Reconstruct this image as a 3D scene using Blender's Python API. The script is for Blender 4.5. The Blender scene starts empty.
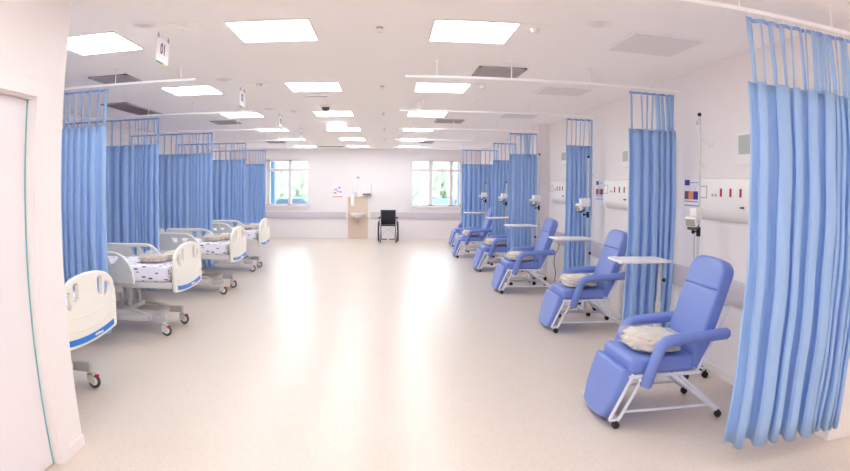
import bpy, bmesh, math, random
from mathutils import Vector, Matrix, noise
R = math.radians
PI = math.pi
random.seed(7)
scene = bpy.context.scene
col = scene.collection

# ------------------------------------------------------------------ materials
def new_mat(name):
    m = bpy.data.materials.new(name); m.use_nodes = True
    return m, m.node_tree.nodes, m.node_tree.links, m.node_tree.nodes['Principled BSDF']
def srgb(r, g, b):
    f = lambda c: (c/255/12.92) if c/255 <= .04045 else ((c/255+.055)/1.055)**2.4
    return (f(r), f(g), f(b), 1)
def mat(name, c, rough=.5, metal=0, spec=.5, bump=0, bscale=40, vary=0, coat=0, sheen=0):
    m, n, l, p = new_mat(name)
    p.inputs['Base Color'].default_value = c
    p.inputs['Roughness'].default_value = rough
    p.inputs['Metallic'].default_value = metal
    p.inputs['Specular IOR Level'].default_value = spec
    if coat: p.inputs['Coat Weight'].default_value = coat
    if sheen: p.inputs['Sheen Weight'].default_value = sheen
    if bump or vary:
        tc = n.new('ShaderNodeTexCoord'); t = n.new('ShaderNodeTexNoise'); t.inputs['Scale'].default_value = bscale
        t.inputs['Detail'].default_value = 4
        l.new(tc.outputs['Object'], t.inputs['Vector'])
        if bump:
            b = n.new('ShaderNodeBump'); b.inputs['Strength'].default_value = bump; b.inputs['Distance'].default_value = .01
            l.new(t.outputs['Fac'], b.inputs['Height']); l.new(b.outputs['Normal'], p.inputs['Normal'])
        if vary:
            mx = n.new('ShaderNodeMix'); mx.data_type = 'RGBA'
            mx.inputs[6].default_value = c
            mx.inputs[7].default_value = tuple(min(1, v*(1-vary)) for v in c[:3])+(1,)
            l.new(t.outputs['Fac'], mx.inputs[0]); l.new(mx.outputs[2], p.inputs['Base Color'])
    return m
def emis(name, c, s):
    m, n, l, p = new_mat(name)
    p.inputs['Base Color'].default_value = (.8, .8, .8, 1)
    p.inputs['Emission Color'].default_value = c; p.inputs['Emission Strength'].default_value = s
    return m

M = {}
M['wall'] = mat('wall_paint', srgb(240, 234, 234), .55, bump=.03, bscale=60)
M['far_wall'] = M['wall']
M['ceiling'] = mat('ceiling_board', srgb(251, 247, 245), .7, bump=.02, bscale=30)
M['trim'] = mat('trim_paint', srgb(240, 233, 233), .4)
M['door'] = mat('door_laminate', srgb(238, 232, 236), .38)
M['teal'] = mat('teal_edge_strip', srgb(110, 185, 190), .4)
M['bumper'] = mat('bumper_vinyl', srgb(208, 201, 207), .45)
M['track'] = mat('white_track', srgb(252, 251, 251), .35)
M['white_plastic'] = mat('white_plastic', srgb(240, 238, 236), .35)
M['cream_plastic'] = mat('cream_bed_plastic', srgb(238, 234, 225), .35)
M['rail_grey'] = mat('grey_bed_plastic', srgb(205, 203, 198), .4)
M['bed_blue'] = mat('bed_blue_stripe', srgb(0, 118, 212), .35)
M['bed_metal'] = mat('bed_white_metal', srgb(214, 210, 206), .35, metal=.15)
M['frame_white'] = mat('chair_white_metal', srgb(226, 228, 236), .3, metal=.1)
M['vinyl'] = mat('periwinkle_vinyl', srgb(118, 139, 208), .42, bump=.05, bscale=120, coat=.1)
M['black'] = mat('black_rubber', srgb(28, 26, 30), .5)
M['dark_grey'] = mat('dark_grey_plastic', srgb(92, 92, 96), .45)
M['cap_grey'] = mat('mid_grey_plastic', srgb(188, 186, 186), .45)
M['tyre'] = mat('grey_tyre', srgb(84, 82, 86), .6)
M['steel'] = mat('brushed_steel', srgb(218, 216, 216), .35, metal=.4)
M['chrome'] = mat('chrome', srgb(215, 215, 215), .18, metal=1)
M['red'] = mat('red_plastic', srgb(205, 40, 50), .4)
M['outlet_red'] = mat('outlet_red', srgb(170, 22, 50), .4)
M['grille'] = mat('grille_metal', srgb(176, 168, 172), .45)
M['grille_dark'] = mat('grille_dark', srgb(150, 143, 145), .7)
M['return_grille'] = mat('return_grille_metal', srgb(188, 179, 185), .6)
M['beige_panel'] = mat('beige_laminate', srgb(222, 202, 182), .45)
M['ceramic'] = mat('ceramic', srgb(240, 238, 240), .12)
M['blanket'] = mat('beige_blanket', srgb(232, 220, 204), .9, bump=.5, bscale=30, vary=.25, sheen=.3)
M['blanket_brown'] = mat('brown_blanket', srgb(205, 186, 164), .9, bump=.5, bscale=30, vary=.25, sheen=.3)
M['linen'] = mat('white_linen', srgb(238, 234, 242), .85, bump=.1, bscale=20)
M['screen'] = mat('device_screen', srgb(160, 170, 160), .2)
M['wheelchair_black'] = mat('black_nylon', srgb(38, 38, 46), .7)
M['paper'] = mat('paper', srgb(240, 236, 240), .6)
M['ink_blue'] = mat('ink_blue', srgb(60, 60, 150), .6)
M['ink_pale'] = mat('ink_pale_blue', srgb(150, 150, 205), .6)
M['ink_dark'] = mat('ink_dark', srgb(70, 60, 100), .6)
M['ink_orange'] = mat('ink_orange', srgb(230, 150, 110), .6)
M['ink_brown'] = mat('ink_brown', srgb(120, 90, 90), .6)
M['ink_green'] = mat('ink_green', srgb(190, 215, 110), .6)
M['ink_teal'] = mat('ink_teal', srgb(70, 130, 130), .6)
M['box_grey'] = mat('box_grey_face', srgb(176, 182, 180), .3)
M['line_grey'] = mat('line_grey', srgb(180, 172, 176), .5)
M['facade_blue'] = mat('facade_blue', srgb(70, 112, 145), .5)
M['asphalt'] = mat('asphalt', srgb(190, 190, 190), .9)
M['leaf'] = mat('leaf_green', srgb(196, 218, 186), .8, bump=1, bscale=6, vary=.6)
M['carpaint'] = mat('car_paint', srgb(60, 95, 130), .3, metal=.3)
M['carglass'] = mat('car_glass', srgb(40, 60, 80), .1)
M['building'] = mat('render_grey', srgb(170, 190, 200), .8)
M['diffuser'] = emis('light_diffuser', (.895, .97, 1, 1), 12.5)
M['exit_glow'] = emis('exit_panel', (1, 1, 1, 1), 2.5)

def fabric_mat():
    m, n, l, p = new_mat('blue_curtain_cloth')
    p.inputs['Base Color'].default_value = srgb(178, 209, 245)
    p.inputs['Roughness'].default_value = .75
    p.inputs['Sheen Weight'].default_value = .2
    tr = n.new('ShaderNodeBsdfTranslucent'); tr.inputs['Color'].default_value = srgb(178, 209, 245)
    mx = n.new('ShaderNodeMixShader'); mx.inputs[0].default_value = .3
    out = n['Material Output']
    l.new(p.outputs[0], mx.inputs[1]); l.new(tr.outputs[0], mx.inputs[2]); l.new(mx.outputs[0], out.inputs['Surface'])
    tc = n.new('ShaderNodeTexCoord'); w = n.new('ShaderNodeTexNoise'); w.inputs['Scale'].default_value = 300
    b = n.new('ShaderNodeBump'); b.inputs['Strength'].default_value = .04
    l.new(tc.outputs['Object'], w.inputs['Vector']); l.new(w.outputs['Fac'], b.inputs['Height']); l.new(b.outputs['Normal'], p.inputs['Normal'])
    return m
M['curtain'] = fabric_mat()
M['curtain_dark'] = mat('blue_ribbon', srgb(140, 170, 224), .7)

def floor_mat():
    m, n, l, p = new_mat('speckled_vinyl_floor')
    tc = n.new('ShaderNodeTexCoord')
    v = n.new('ShaderNodeTexVoronoi'); v.inputs['Scale'].default_value = 55
    l.new(tc.outputs['Object'], v.inputs['Vector'])
    r1 = n.new('ShaderNodeValToRGB'); r1.color_ramp.elements[0].position = .1; r1.color_ramp.elements[1].position = .32
    r1.color_ramp.elements[0].color = (1, 1, 1, 1); r1.color_ramp.elements[1].color = (0, 0, 0, 1)
    l.new(v.outputs['Distance'], r1.inputs[0])
    mx = n.new('ShaderNodeMix'); mx.data_type = 'RGBA'
    mx.inputs[6].default_value = srgb(215, 201, 189); mx.inputs[7].default_value = srgb(194, 177, 163)
    l.new(r1.outputs[0], mx.inputs[0])
    t = n.new('ShaderNodeTexNoise'); t.inputs['Scale'].default_value = 2.2; t.inputs['Detail'].default_value = 6
    l.new(tc.outputs['Object'], t.inputs['Vector'])
    mx2 = n.new('ShaderNodeMix'); mx2.data_type = 'RGBA'; mx2.blend_type = 'MULTIPLY'
    mx2.inputs[7].default_value = (.96, .95, .94, 1)
    l.new(t.outputs['Fac'], mx2.inputs[0]); l.new(mx.outputs[2], mx2.inputs[6])
    l.new(mx2.outputs[2], p.inputs['Base Color'])
    p.inputs['Roughness'].default_value = .31
    p.inputs['Specular IOR Level'].default_value = .5
    t2 = n.new('ShaderNodeTexNoise'); t2.inputs['Scale'].default_value = 25
    l.new(tc.outputs['Object'], t2.inputs['Vector'])
    b = n.new('ShaderNodeBump'); b.inputs['Strength'].default_value = .03
    l.new(t2.outputs['Fac'], b.inputs['Height']); l.new(b.outputs['Normal'], p.inputs['Normal'])
    return m
M['floor'] = floor_mat()

def sheet_mat():
    m, n, l, p = new_mat('printed_sheet')
    tc = n.new('ShaderNodeTexCoord'); mp = n.new('ShaderNodeMapping')
    mp.inputs['Rotation'].default_value = (0, R(35), R(35)); mp.inputs['Scale'].default_value = (9, 24, 24)
    v = n.new('ShaderNodeTexVoronoi'); v.inputs['Scale'].default_value = 1.0; v.inputs['Randomness'].default_value = .55
    l.new(tc.outputs['Object'], mp.inputs['Vector']); l.new(mp.outputs[0], v.inputs['Vector'])
    r1 = n.new('ShaderNodeValToRGB'); e = r1.color_ramp.elements
    e[0].position = .22; e[0].color = (1, 1, 1, 1); e[1].position = .28; e[1].color = (0, 0, 0, 1)
    l.new(v.outputs['Distance'], r1.inputs[0])
    mx = n.new('ShaderNodeMix'); mx.data_type = 'RGBA'
    mx.inputs[6].default_value = srgb(236, 232, 242); mx.inputs[7].default_value = srgb(80, 90, 140)
    l.new(r1.outputs[0], mx.inputs[0]); l.new(mx.outputs[2], p.inputs['Base Color'])
    p.inputs['Roughness'].default_value = .85
    return m
M['sheet'] = sheet_mat()
def seethrough(name, c, fac, rough=.1):
    m, n, l, p = new_mat(name)
    p.inputs['Base Color'].default_value = c; p.inputs['Roughness'].default_value = rough
    tr = n.new('ShaderNodeBsdfTransparent')
    mx = n.new('ShaderNodeMixShader'); mx.inputs[0].default_value = fac
    l.new(tr.outputs[0], mx.inputs[1]); l.new(p.outputs[0], mx.inputs[2]); l.new(mx.outputs[0], n['Material Output'].inputs['Surface'])
    return m
M['plastic_film'] = seethrough('clear_plastic_film', srgb(245, 242, 240), .22, .15)
M['glass'] = seethrough('window_glass', (.9, .95, 1, 1), .06, .02)
def perf_mat():
    m, n, l, p = new_mat('perforated_panel')
    tc = n.new('ShaderNodeTexCoord'); v = n.new('ShaderNodeTexVoronoi'); v.inputs['Scale'].default_value = 50; v.inputs['Randomness'].default_value = 0
    r1 = n.new('ShaderNodeValToRGB'); e = r1.color_ramp.elements
    e[0].position = .3; e[0].color = srgb(196, 190, 190); e[1].position = .36; e[1].color = srgb(232, 227, 225)
    l.new(tc.outputs['Object'], v.inputs['Vector']); l.new(v.outputs['Distance'], r1.inputs[0]); l.new(r1.outputs[0], p.inputs['Base Color'])
    p.inputs['Roughness'].default_value = .6
    return m
M['perf'] = perf_mat()

# ------------------------------------------------------------------ builders
class MB:
    def __init__(s): s.bm = bmesh.new()
    def _merge(s, b, mtx=None):
        me = bpy.data.meshes.new('tmp'); b.to_mesh(me); b.free()
        if mtx is not None: me.transform(mtx)
        s.bm.from_mesh(me); bpy.data.meshes.remove(me)
    def box(s, x0, x1, y0, y1, z0, z1, bev=0, seg=2, mtx=None):
        b = bmesh.new(); bmesh.ops.create_cube(b, size=1)
        for v in b.verts:
            v.co = Vector((x0+(x1-x0)*(v.co.x+.5), y0+(y1-y0)*(v.co.y+.5), z0+(z1-z0)*(v.co.z+.5)))
        if bev: bmesh.ops.bevel(b, geom=b.edges[:], offset=bev, segments=seg, profile=.6, affect='EDGES')
        s._merge(b, mtx); return s
    def tube(s, pts, r, seg=10, r2=None, up=None, caps=True, taper=None):
        """sweep an elliptical section (r across, r2 along 'up') through pts"""
        pts = [Vector(p) for p in pts]; n = len(pts); r2 = r if r2 is None else r2
        bm = s.bm; rings = []; prev = None
        for i, p in enumerate(pts):
            t = ((pts[min(i+1, n-1)]-p).normalized() + (p-pts[max(i-1, 0)]).normalized()).normalized()
            if up is not None:
                a = t.cross(Vector(up)).normalized()
            else:
                if prev is None: prev = Vector((0, 0, 1)) if abs(t.z) < .9 else Vector((1, 0, 0))
                a = t.cross(prev).normalized()
            b = a.cross(t).normalized(); prev = b
            k = taper(i/(n-1)) if taper else 1
            rings.append([bm.verts.new(p + a*(r*k*math.cos(2*PI*j/seg)) + b*(r2*k*math.sin(2*PI*j/seg))) for j in range(seg)])
        for i in range(n-1):
            for j in range(seg):
                bm.faces.new((rings[i][j], rings[i][(j+1) % seg], rings[i+1][(j+1) % seg], rings[i+1][j]))
        if caps: bm.faces.new(rings[0][::-1]); bm.faces.new(rings[-1])
        return s
    def cyl(s, p0, p1, r, seg=16): return s.tube([p0, p1], r, seg)
    def lathe(s, prof, c=(0, 0, 0), axis='z', seg=24):
        bm = s.bm; c = Vector(c); rings = []
        for (r, h) in prof:
            ring = []
            for j in range(seg):
                a = 2*PI*j/seg; u, v = r*math.cos(a), r*math.sin(a)
                ring.append(bm.verts.new(c + Vector({'z': (u, v, h), 'y': (u, h, v), 'x': (h, u, v)}[axis])))
            rings.append(ring)
        for i in range(len(rings)-1):
            for j in range(seg): bm.faces.new((rings[i][j], rings[i][(j+1) % seg], rings[i+1][(j+1) % seg], rings[i+1][j]))
        bm.faces.new(rings[0][::-1]); bm.faces.new(rings[-1]); return s
    def ring(s, c, R0, r, axis='x', seg=28, sec=8):
        bm = s.bm; c = Vector(c); rr = []
        for i in range(seg):
            a = 2*PI*i/seg; q = []
            for j in range(sec):
                b = 2*PI*j/sec; d = R0+r*math.cos(b); h = r*math.sin(b); u, v = d*math.cos(a), d*math.sin(a)
                q.append(bm.verts.new(c+Vector({'x': (h, u, v), 'y': (u, h, v), 'z': (u, v, h)}[axis])))
            rr.append(q)
        for i in range(seg):
            for j in range(sec):
                k = (i+1) % seg; m = (j+1) % sec
                bm.faces.new((rr[i][j], rr[i][m], rr[k][m], rr[k][j]))
        return s
    def sheet(s, grid):
        vs = [[s.bm.verts.new(p) for p in row] for row in grid]
        for i in range(len(vs)-1):
            for j in range(len(vs[0])-1): s.bm.faces.new((vs[i][j], vs[i][j+1], vs[i+1][j+1], vs[i+1][j]))
        return s
    def lump(s, c, size, e=.5, amp=.1, freq=6, seed=0, nu=36, nv=18):
        sg = lambda x, k: math.copysign(abs(x)**k, x)
        bm = s.bm; rows = []
        for i in range(1, nv):
            ph = -PI/2+PI*i/nv; row = []
            for j in range(nu):
                th = 2*PI*j/nu
                d = Vector((sg(math.cos(ph), e)*sg(math.cos(th), e), sg(math.cos(ph), e)*sg(math.sin(th), e), sg(math.sin(ph), e)))
                k = 1+amp*noise.noise(d*freq*.35+Vector((seed*7.1, seed*3.3, 0)))*2+amp*.5*noise.noise(d*freq+Vector((seed, 0, 5)))
                row.append(bm.verts.new(Vector(c)+Vector((d.x*size[0]*k, d.y*size[1]*k, max(-1, d.z*k)*size[2]))))
            rows.append(row)
        b0 = bm.verts.new(Vector(c)-Vector((0, 0, size[2]))); t0 = bm.verts.new(Vector(c)+Vector((0, 0, size[2])))
        for i in range(len(rows)-1):
            for j in range(nu): bm.faces.new((rows[i][j], rows[i][(j+1) % nu], rows[i+1][(j+1) % nu], rows[i+1][j]))
        for j in range(nu):
            bm.faces.new((b0, rows[0][(j+1) % nu], rows[0][j])); bm.faces.new((t0, rows[-1][j], rows[-1][(j+1) % nu]))
        return s
    def build(s, name, m, parent=None, smooth=True, loc=None, rot=None):
        bmesh.ops.recalc_face_normals(s.bm, faces=s.bm.faces[:])
        me = bpy.data.meshes.new(name); s.bm.to_mesh(me); s.bm.free()
        return link_mesh(name, me, m, parent, smooth, loc, rot)

def link_mesh(name, me, m, parent=None, smooth=True, loc=None, rot=None):
    me.materials.clear(); me.materials.append(M[m] if isinstance(m, str) else m)
    if smooth:
        for p in me.polygons: p.use_smooth = True
        try: me.set_sharp_from_angle(angle=R(38))
        except Exception: pass
    o = bpy.data.objects.new(name, me); col.objects.link(o)
    if parent: o.parent = parent
    if loc: o.location = loc
    if rot: o.rotation_euler = rot
    return o

def slab(outlines, depth, bevel=0, res=2, mtx=None):
    """a flat board with holes: 2D outlines (first outer, others holes) in local XY, thick along Z"""
    cu = bpy.data.curves.new('slab', 'CURVE'); cu.dimensions = '2D'; cu.fill_mode = 'BOTH'
    cu.extrude = max(depth/2-bevel, .0005); cu.bevel_depth = bevel; cu.bevel_resolution = res; cu.offset = -bevel
    for ol in outlines:
        sp = cu.splines.new('POLY'); sp.points.add(len(ol)-1); sp.use_cyclic_u = True
        for i, (x, y) in enumerate(ol): sp.points[i].co = (x, y, 0, 1)
    ob = bpy.data.objects.new('slab', cu); col.objects.link(ob)
    bpy.context.view_layer.update()
    me = bpy.data.meshes.new_from_object(ob.evaluated_get(bpy.context.evaluated_depsgraph_get()))
    bpy.data.objects.remove(ob); bpy.data.curves.remove(cu)
    if mtx is not None: me.transform(mtx)
    return me
def text_mesh(txt, size, depth=.002, mtx=None):
    cu = bpy.data.curves.new('txt', 'FONT'); cu.body = txt; cu.size = size; cu.extrude = depth/2; cu.align_x = 'CENTER'; cu.align_y = 'CENTER'
    cu.offset = size*.012
    ob = bpy.data.objects.new('txt', cu); col.objects.link(ob); bpy.context.view_layer.update()
    me = bpy.data.meshes.new_from_object(ob.evaluated_get(bpy.context.evaluated_depsgraph_get()))
    bpy.data.objects.remove(ob); bpy.data.curves.remove(cu)
    if mtx is not None: me.transform(mtx)
    return me
def frame(ox, ax, ay, az):
    """matrix whose local x,y,z go to the given world directions, origin ox"""
    m = Matrix.Identity(4)
    for i, a in enumerate((ax, ay, az)):
        for k in range(3): m[k][i] = a[k]
    for k in range(3): m[k][3] = ox[k]
    return m
def rrect(w, h, r, n=6, cx=0, cy=0):
    out = []
    for (sx, sy, a0) in ((1, 1, 0), (-1, 1, 90), (-1, -1, 180), (1, -1, 270)):
        for i in range(n+1):
            a = R(a0+90*i/n); out.append((cx+sx*(w/2-r)+r*math.cos(a), cy+sy*(h/2-r)+r*math.sin(a)))
    return out
def fillet(pts, r, n=6):
    pts = [Vector(p) for p in pts]; out = [pts[0]]
    for i in range(1, len(pts)-1):
        a, b, c = pts[i-1], pts[i], pts[i+1]
        u = (a-b); v = (c-b); k = min(r, u.length*.45, v.length*.45)
        p, q = b+u.normalized()*k, b+v.normalized()*k
        for j in range(n+1):
            t = j/n; out.append(p*(1-t)**2+b*2*t*(1-t)+q*t*t)
    out.append(pts[-1]); return out
def thing(name, label, cat, loc=(0, 0, 0), rz=0, group=None):
    o = bpy.data.objects.new(name, None); col.objects.link(o); o.empty_display_size = .1
    o.location = loc; o.rotation_euler = (0, 0, rz)
    return tag(o, label, cat, group)
def tag(o, label, cat, group=None):
    o['label'] = label; o['category'] = cat
    if group: o['group'] = group
    return o
def struct(o, label=None):
    o['kind'] = 'structure'
    if label: o['label'] = label
    return o
KIDS = {}
def copy_tree(o, parent=None):
    c = o.copy(); col.objects.link(c)
    if parent: c.parent = parent
    for ch in [x for x in bpy.data.objects if x.parent == o]: copy_tree(ch, c)
    return c
def place(proto, first, label, loc, rz=0, scale=None):
    o = proto if first else copy_tree(proto)
    o.location = loc; o.rotation_euler = (0, 0, rz); o['label'] = label
    return o

# ------------------------------------------------------------------ setting
H = 2.8; XR = 2.92; XL = -5.0; YF = 18.95; YB = -4.0; XDOOR = -1.97; YDOOR = 3.26; YPIER = 2.93; XFR = 5.0
def sbox(name, m, *a, label=None, bev=0):
    b = MB(); b.box(*a, bev=bev); return struct(b.build(name, m, smooth=False), label)
sbox('floor', 'floor', XL-.2, XFR+.2, YB-.2, YF+.2, -.1, 0, label='polished cream speckled vinyl floor')
sbox('ceiling', 'ceiling', XL-.2, XFR+.2, YB-.2, YF+.2, H, H+.1, label='flat white ceiling')
sbox('wall_right', 'wall', XR, XFR, YPIER, YF, 0, H, label='long off-white right wall')
sbox('wall_left', 'wall', XL-.2, XL, YDOOR, YF, 0, H)
sbox('wall_front', 'wall', XL-.2, XFR+.2, YB-.2, YB, 0, H)
sbox('wall_side', 'wall', XFR, XFR+.2, YB, YPIER, 0, H)
sbox('trim_5', 'wall', 2.70, XR, 10.72, 11.15, 0, H, label='shallow off-white pier on the right wall')
# door wall with an opening
b = MB(); DY0, DY1, DZ = 1.95, 2.93, 2.13
b.box(XL-.2, XDOOR, DY1, YDOOR, 0, H); b.box(XL-.2, XDOOR, YB, DY0, 0, H); b.box(XL-.2, XDOOR, DY0, DY1, DZ, H)
struct(b.build('wall_door', 'wall', smooth=False), 'white wall around the door at the left')
d = bpy.data.objects.new('door_1', None); col.objects.link(d); struct(d, 'white door with a thin teal edge strip'); d.location = (XDOOR, DY1, 0)
b = MB(); b.box(-.09, -.05, -.972, -.017, .008, DZ-.016); b.build('door_leaf', 'door', d, smooth=False)
b = MB(); b.box(-.09, -.046, -.017, -.007, .008, DZ-.016); b.build('edge_strip', 'teal', d, smooth=False)
b = MB(); b.box(-.16, .004, -.006, .004, 0, DZ); b.box(-.16, .004, -.986, -.976, 0, DZ); b.box(-.16, .004, -.986, .004, DZ-.012, DZ+.004)
b.box(.001, .02, -.004, .085, 0, DZ+.09, bev=.005); b.box(.001, .02, -1.07, -.978, 0, DZ+.09, bev=.005); b.box(.001, .021, -1.07, .085, DZ-.004, DZ+.09, bev=.005)
b.build('door_frame', 'trim', d, smooth=False)
b = MB(); b.box(-.05, -.045, -.62, -.42, 1.5, 1.78); b.build('door_plate', 'white_plastic', d, smooth=False)
b = MB(); b.tube(fillet([(-.05, -.90, 1.02), (.0, -.90, 1.02), (.0, -.78, 1.02)], .02), .011); b.build('door_handle', 'steel', d)
# far wall with two window openings
W1 = (-3.90, -2.46, 1.02, 2.46); W2 = (.74, 2.30, 1.02, 2.46)
b = MB(); t = YF+.25
b.box(XL-.2, W1[0], YF, t, 0, H); b.box(W1[1], W2[0], YF, t, 0, H); b.box(W2[1], XR+.4, YF, t, 0, H)
for w in (W1, W2): b.box(w[0], w[1], YF, t, 0, w[2]); b.box(w[0], w[1], YF, t, w[3], H)
b.box(XR+.4, XFR+.2, YF, t, 0, H)
struct(b.build('wall_back', 'wall', smooth=False), 'far end wall of the ward with two windows')
def window(name, w, mull, label):
    e = bpy.data.objects.new(name, None); col.objects.link(e); struct(e, label); e.location = (w[0], YF, w[2])
    W, Hh = w[1]-w[0], w[3]-w[2]; f = .045; b = MB()
    b.box(0, W, .02, .09, 0, f); b.box(0, W, .02, .09, Hh-f, Hh); b.box(0, f, .02, .09, 0, Hh); b.box(W-f, W, .02, .09, 0, Hh)
    for x in mull: b.box(x-w[0]-.055, x-w[0]+.055, .02, .09, 0, Hh)
    b.box(0, W, .015, .095, 1.08, 1.165)
    b.build('window_frame', 'trim', e, smooth=False)
    xs = [f]+[x-w[0] for x in mull]+[W-f]
    for i in range(len(xs)-1):
        for (z0, z1) in ((f, 1.08), (1.165, Hh-f)):
            b = MB(); b.box(xs[i]+(.055 if i else 0), xs[i+1]-(.055 if i < len(xs)-2 else 0), .05, .056, z0, z1); b.build('pane', 'glass', e, smooth=False)
    b = MB(); b.box(-.04, W+.04, -.05, .02, -.05, 0, bev=.006); b.build('window_sill', 'trim', e, smooth=False)
    return e
window('window_1', W1, [-3.78, -3.08], 'far left window with white frame')
window('window_2', W2, [1.35, 2.0], 'far right window with white frame')
# bumper rails and baseboards
def railstrip(name, a, b_, z0, z1, th, side, label=None):
    b = MB()
    if side == 'y': b.box(a, b_, YF-th, YF, z0, z1, bev=.02)
    elif side == 'x': b.box(XR-th, XR, a, b_, z0, z1, bev=.02)
    else: b.box(XL, XL+th, a, b_, z0, z1, bev=.02)
    return struct(b.build(name, 'bumper'), label)
railstrip('trim_1', XL, -1.30, .62, .83, .045, 'y', 'lilac-grey bumper rail on the far wall, left of the sink')
railstrip('trim_2', -.52, XR, .62, .83, .045, 'y', 'lilac-grey bumper rail on the far wall, right of the sink')
railstrip('trim_3', YPIER, 10.72, .68, .89, .045, 'x', 'lilac-grey bumper rail along the right wall')
railstrip('trim_4', 11.15, YF, .68, .89, .045, 'x')
sbox('baseboard_right', 'trim', XR-.012, XR, YPIER, YF, 0, .07)
sbox('baseboard_back', 'trim', XL, XR, YF-.012, YF, 0, .07)
sbox('baseboard_left', 'trim', XL, XL+.012, YDOOR, YF, 0, .07)
sbox('baseboard_door', 'trim', XDOOR, XDOOR+.012, DY1+.09, YDOOR, 0, .07)

# ------------------------------------------------------------------ ceiling fittings
LX = (-2.39, -.875, .62); LY0 = 4.14+.3; PITCH = 2.631
names = ('left row', 'middle row', 'right row')
cnt = ('nearest', 'second', 'third', 'fourth', 'fifth', 'farthest')
lt = thing('ceiling_light', '', 'ceiling light', group='square ceiling light panels')
b = MB(); b.box(-.31, .31, -.31, .31, H-.012, H-.001, bev=.003); b.build('light_frame', 'white_plastic', lt, smooth=False)
b = MB(); b.box(-.295, .295, -.295, .295, H-.016, H-.0125); b.build('diffuser', 'diffuser', lt, smooth=False)
first = True
for ci, x in enumerate(LX):
    for r in range(6):
        place(lt, first, f'square lit ceiling panel, {cnt[r]} from the camera in the {names[ci]}', (x, LY0+PITCH*r, 0)); first = False
for (x, y) in ((-.875, LY0-PITCH), (.62, LY0-PITCH), (-.875, LY0-2*PITCH), (.62, LY0-2*PITCH), (2.2, LY0-PITCH-1.0), (3.6, .6), (-.875, LY0-3*PITCH), (1.6, LY0-3*PITCH)):  # unseen panels beyond the frame, added to light the near zone
    place(lt, False, 'square lit ceiling panel out of view, added to light the near end', (x, y, 0))
# air vents
def vent(x0, x1, y0, y1, label, dark=False):
    t = thing('ceiling_vent', label, 'air vent', ((x0+x1)/2, (y0+y1)/2, H), group='ceiling air vents')
    w, d = (x1-x0)/2, (y1-y0)/2; b = MB()
    for a in ((-w, w, -d, -d+.03), (-w, w, d-.03, d), (-w, -w+.03, -d, d), (w-.03, w, -d, d)): b.box(*a, -.015, -.001)
    b.build('vent_frame', 'return_grille' if dark else 'grille', t, smooth=False)
    b = MB(); b.box(-w+.03, w-.03, -d+.03, d-.03, -.005, -.001); b.build('backing', 'return_grille' if dark else 'grille_dark', t, smooth=False)
    n = 8 if not dark else 28
    b = MB()
    for i in range(n):
        y = -d+.045+(2*d-.09)*i/(n-1)
        b.box(-w+.03, w-.03, -.012, .012, -.001, .001, mtx=Matrix.Translation((0, y, -.013)) @ Matrix.Rotation(R(35 if dark else -40), 4, 'X'))
    b.build('slats', 'return_grille' if dark else 'grille', t, smooth=False)
vent(-3.20, -2.73, 5.8, 6.38, 'grey slatted ceiling vent above the nearest left curtain')
vent(-4.04, -3.62, 7.75, 9.2, 'long dark return-air grille above the second left curtain', True)
vent(-3.20, -2.73, 10.5, 11.05, 'slatted ceiling vent above the third left curtain')
vent(-3.20, -2.73, 15.6, 16.1, 'slatted ceiling vent farthest away on the left')
vent(.87, 1.35, 5.75, 6.3, 'slatted ceiling vent behind the first white track on the right')
vent(.83, 1.33, 10.45, 10.95, 'slatted ceiling vent right of the fourth right row light')
vent(.80, 1.20, 15.6, 16.1, 'slatted ceiling vent farthest away on the right')
vent(-2.15, -1.30, 17.7, 17.95, 'thin linear ceiling vent by the far wall')
def perf(x0, x1, y0, y1, label):
    t = thing('ceiling_panel', label, 'ceiling panel', ((x0+x1)/2, (y0+y1)/2, H), group='perforated ceiling panels')
    w, d = (x1-x0)/2, (y1-y0)/2
    b = MB(); b.box(-w, w, -d, d, -.008, -.001, bev=.003); b.build('panel_frame', 'ceiling', t, smooth=False)
    b = MB(); b.box(-w+.03, w-.03, -d+.03, d-.03, -.011, -.0085); b.build('perforated_sheet', 'perf', t, smooth=False)
perf(1.78, 2.43, 4.08, 4.75, 'light grey perforated ceiling panel nearest the camera')
perf(1.78, 2.40, 6.70, 7.30, 'light grey perforated ceiling panel second from the camera')
perf(1.80, 2.42, 9.35, 9.95, 'light grey perforated ceiling panel third from the camera')
first = True
dl = thing('ceiling_speaker', '', 'ceiling speaker', group='small round ceiling speakers')
b = MB(); b.lathe([(.085, 0), (.085, -.004), (.07, -.009), (.05, -.007)], (0, 0, -.001)); b.build('speaker_ring', 'white_plastic', dl)
b = MB(); b.lathe([(.05, 0), (.048, -.006)], (0, 0, -.004)); b.build('speaker_grille', 'perf', dl)
for x, y, s in ((-1.78, 4.04, 'left of the nearest hanging card'), (-1.82, 6.47, 'left of the second hanging card'), (-1.82, 9.1, 'above the third left row light'), (1.47, 4.0, 'between the near lights and perforated panel')):
    place(dl, first, 'small round ceiling speaker '+s, (x, y, H)); first = False
first = True
dt = thing('smoke_detector', '', 'smoke detector', group='small ceiling detectors')
b = MB(); b.box(-.13, .13, -.13, .13, -.006, -.001, bev=.002); b.build('base_plate', 'ceiling', dt, smooth=False)
b = MB(); b.lathe([(.035, 0), (.035, -.012), (.022, -.03), (.01, -.032)], (.0, -.03, -.006)); b.build('sensor_head', 'trim', dt)
for x, y, s in ((-1.52, 4.2, 'between the nearest card and middle light'), (-1.49, 6.84, 'right of the second hanging card'), (-1.49, 9.4, 'right of the third hanging card'), (1.06, 4.28, 'right of the nearest right row light'), (1.08, 6.91, 'right of the second right row light')):
    place(dt, first, 'small square ceiling detector plate '+s, (x, y, H)); first = False
dm = thing('dome_camera', 'small grey dome under the ceiling between middle row lights', 'dome camera', (-.91, 8.75, H))
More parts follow.
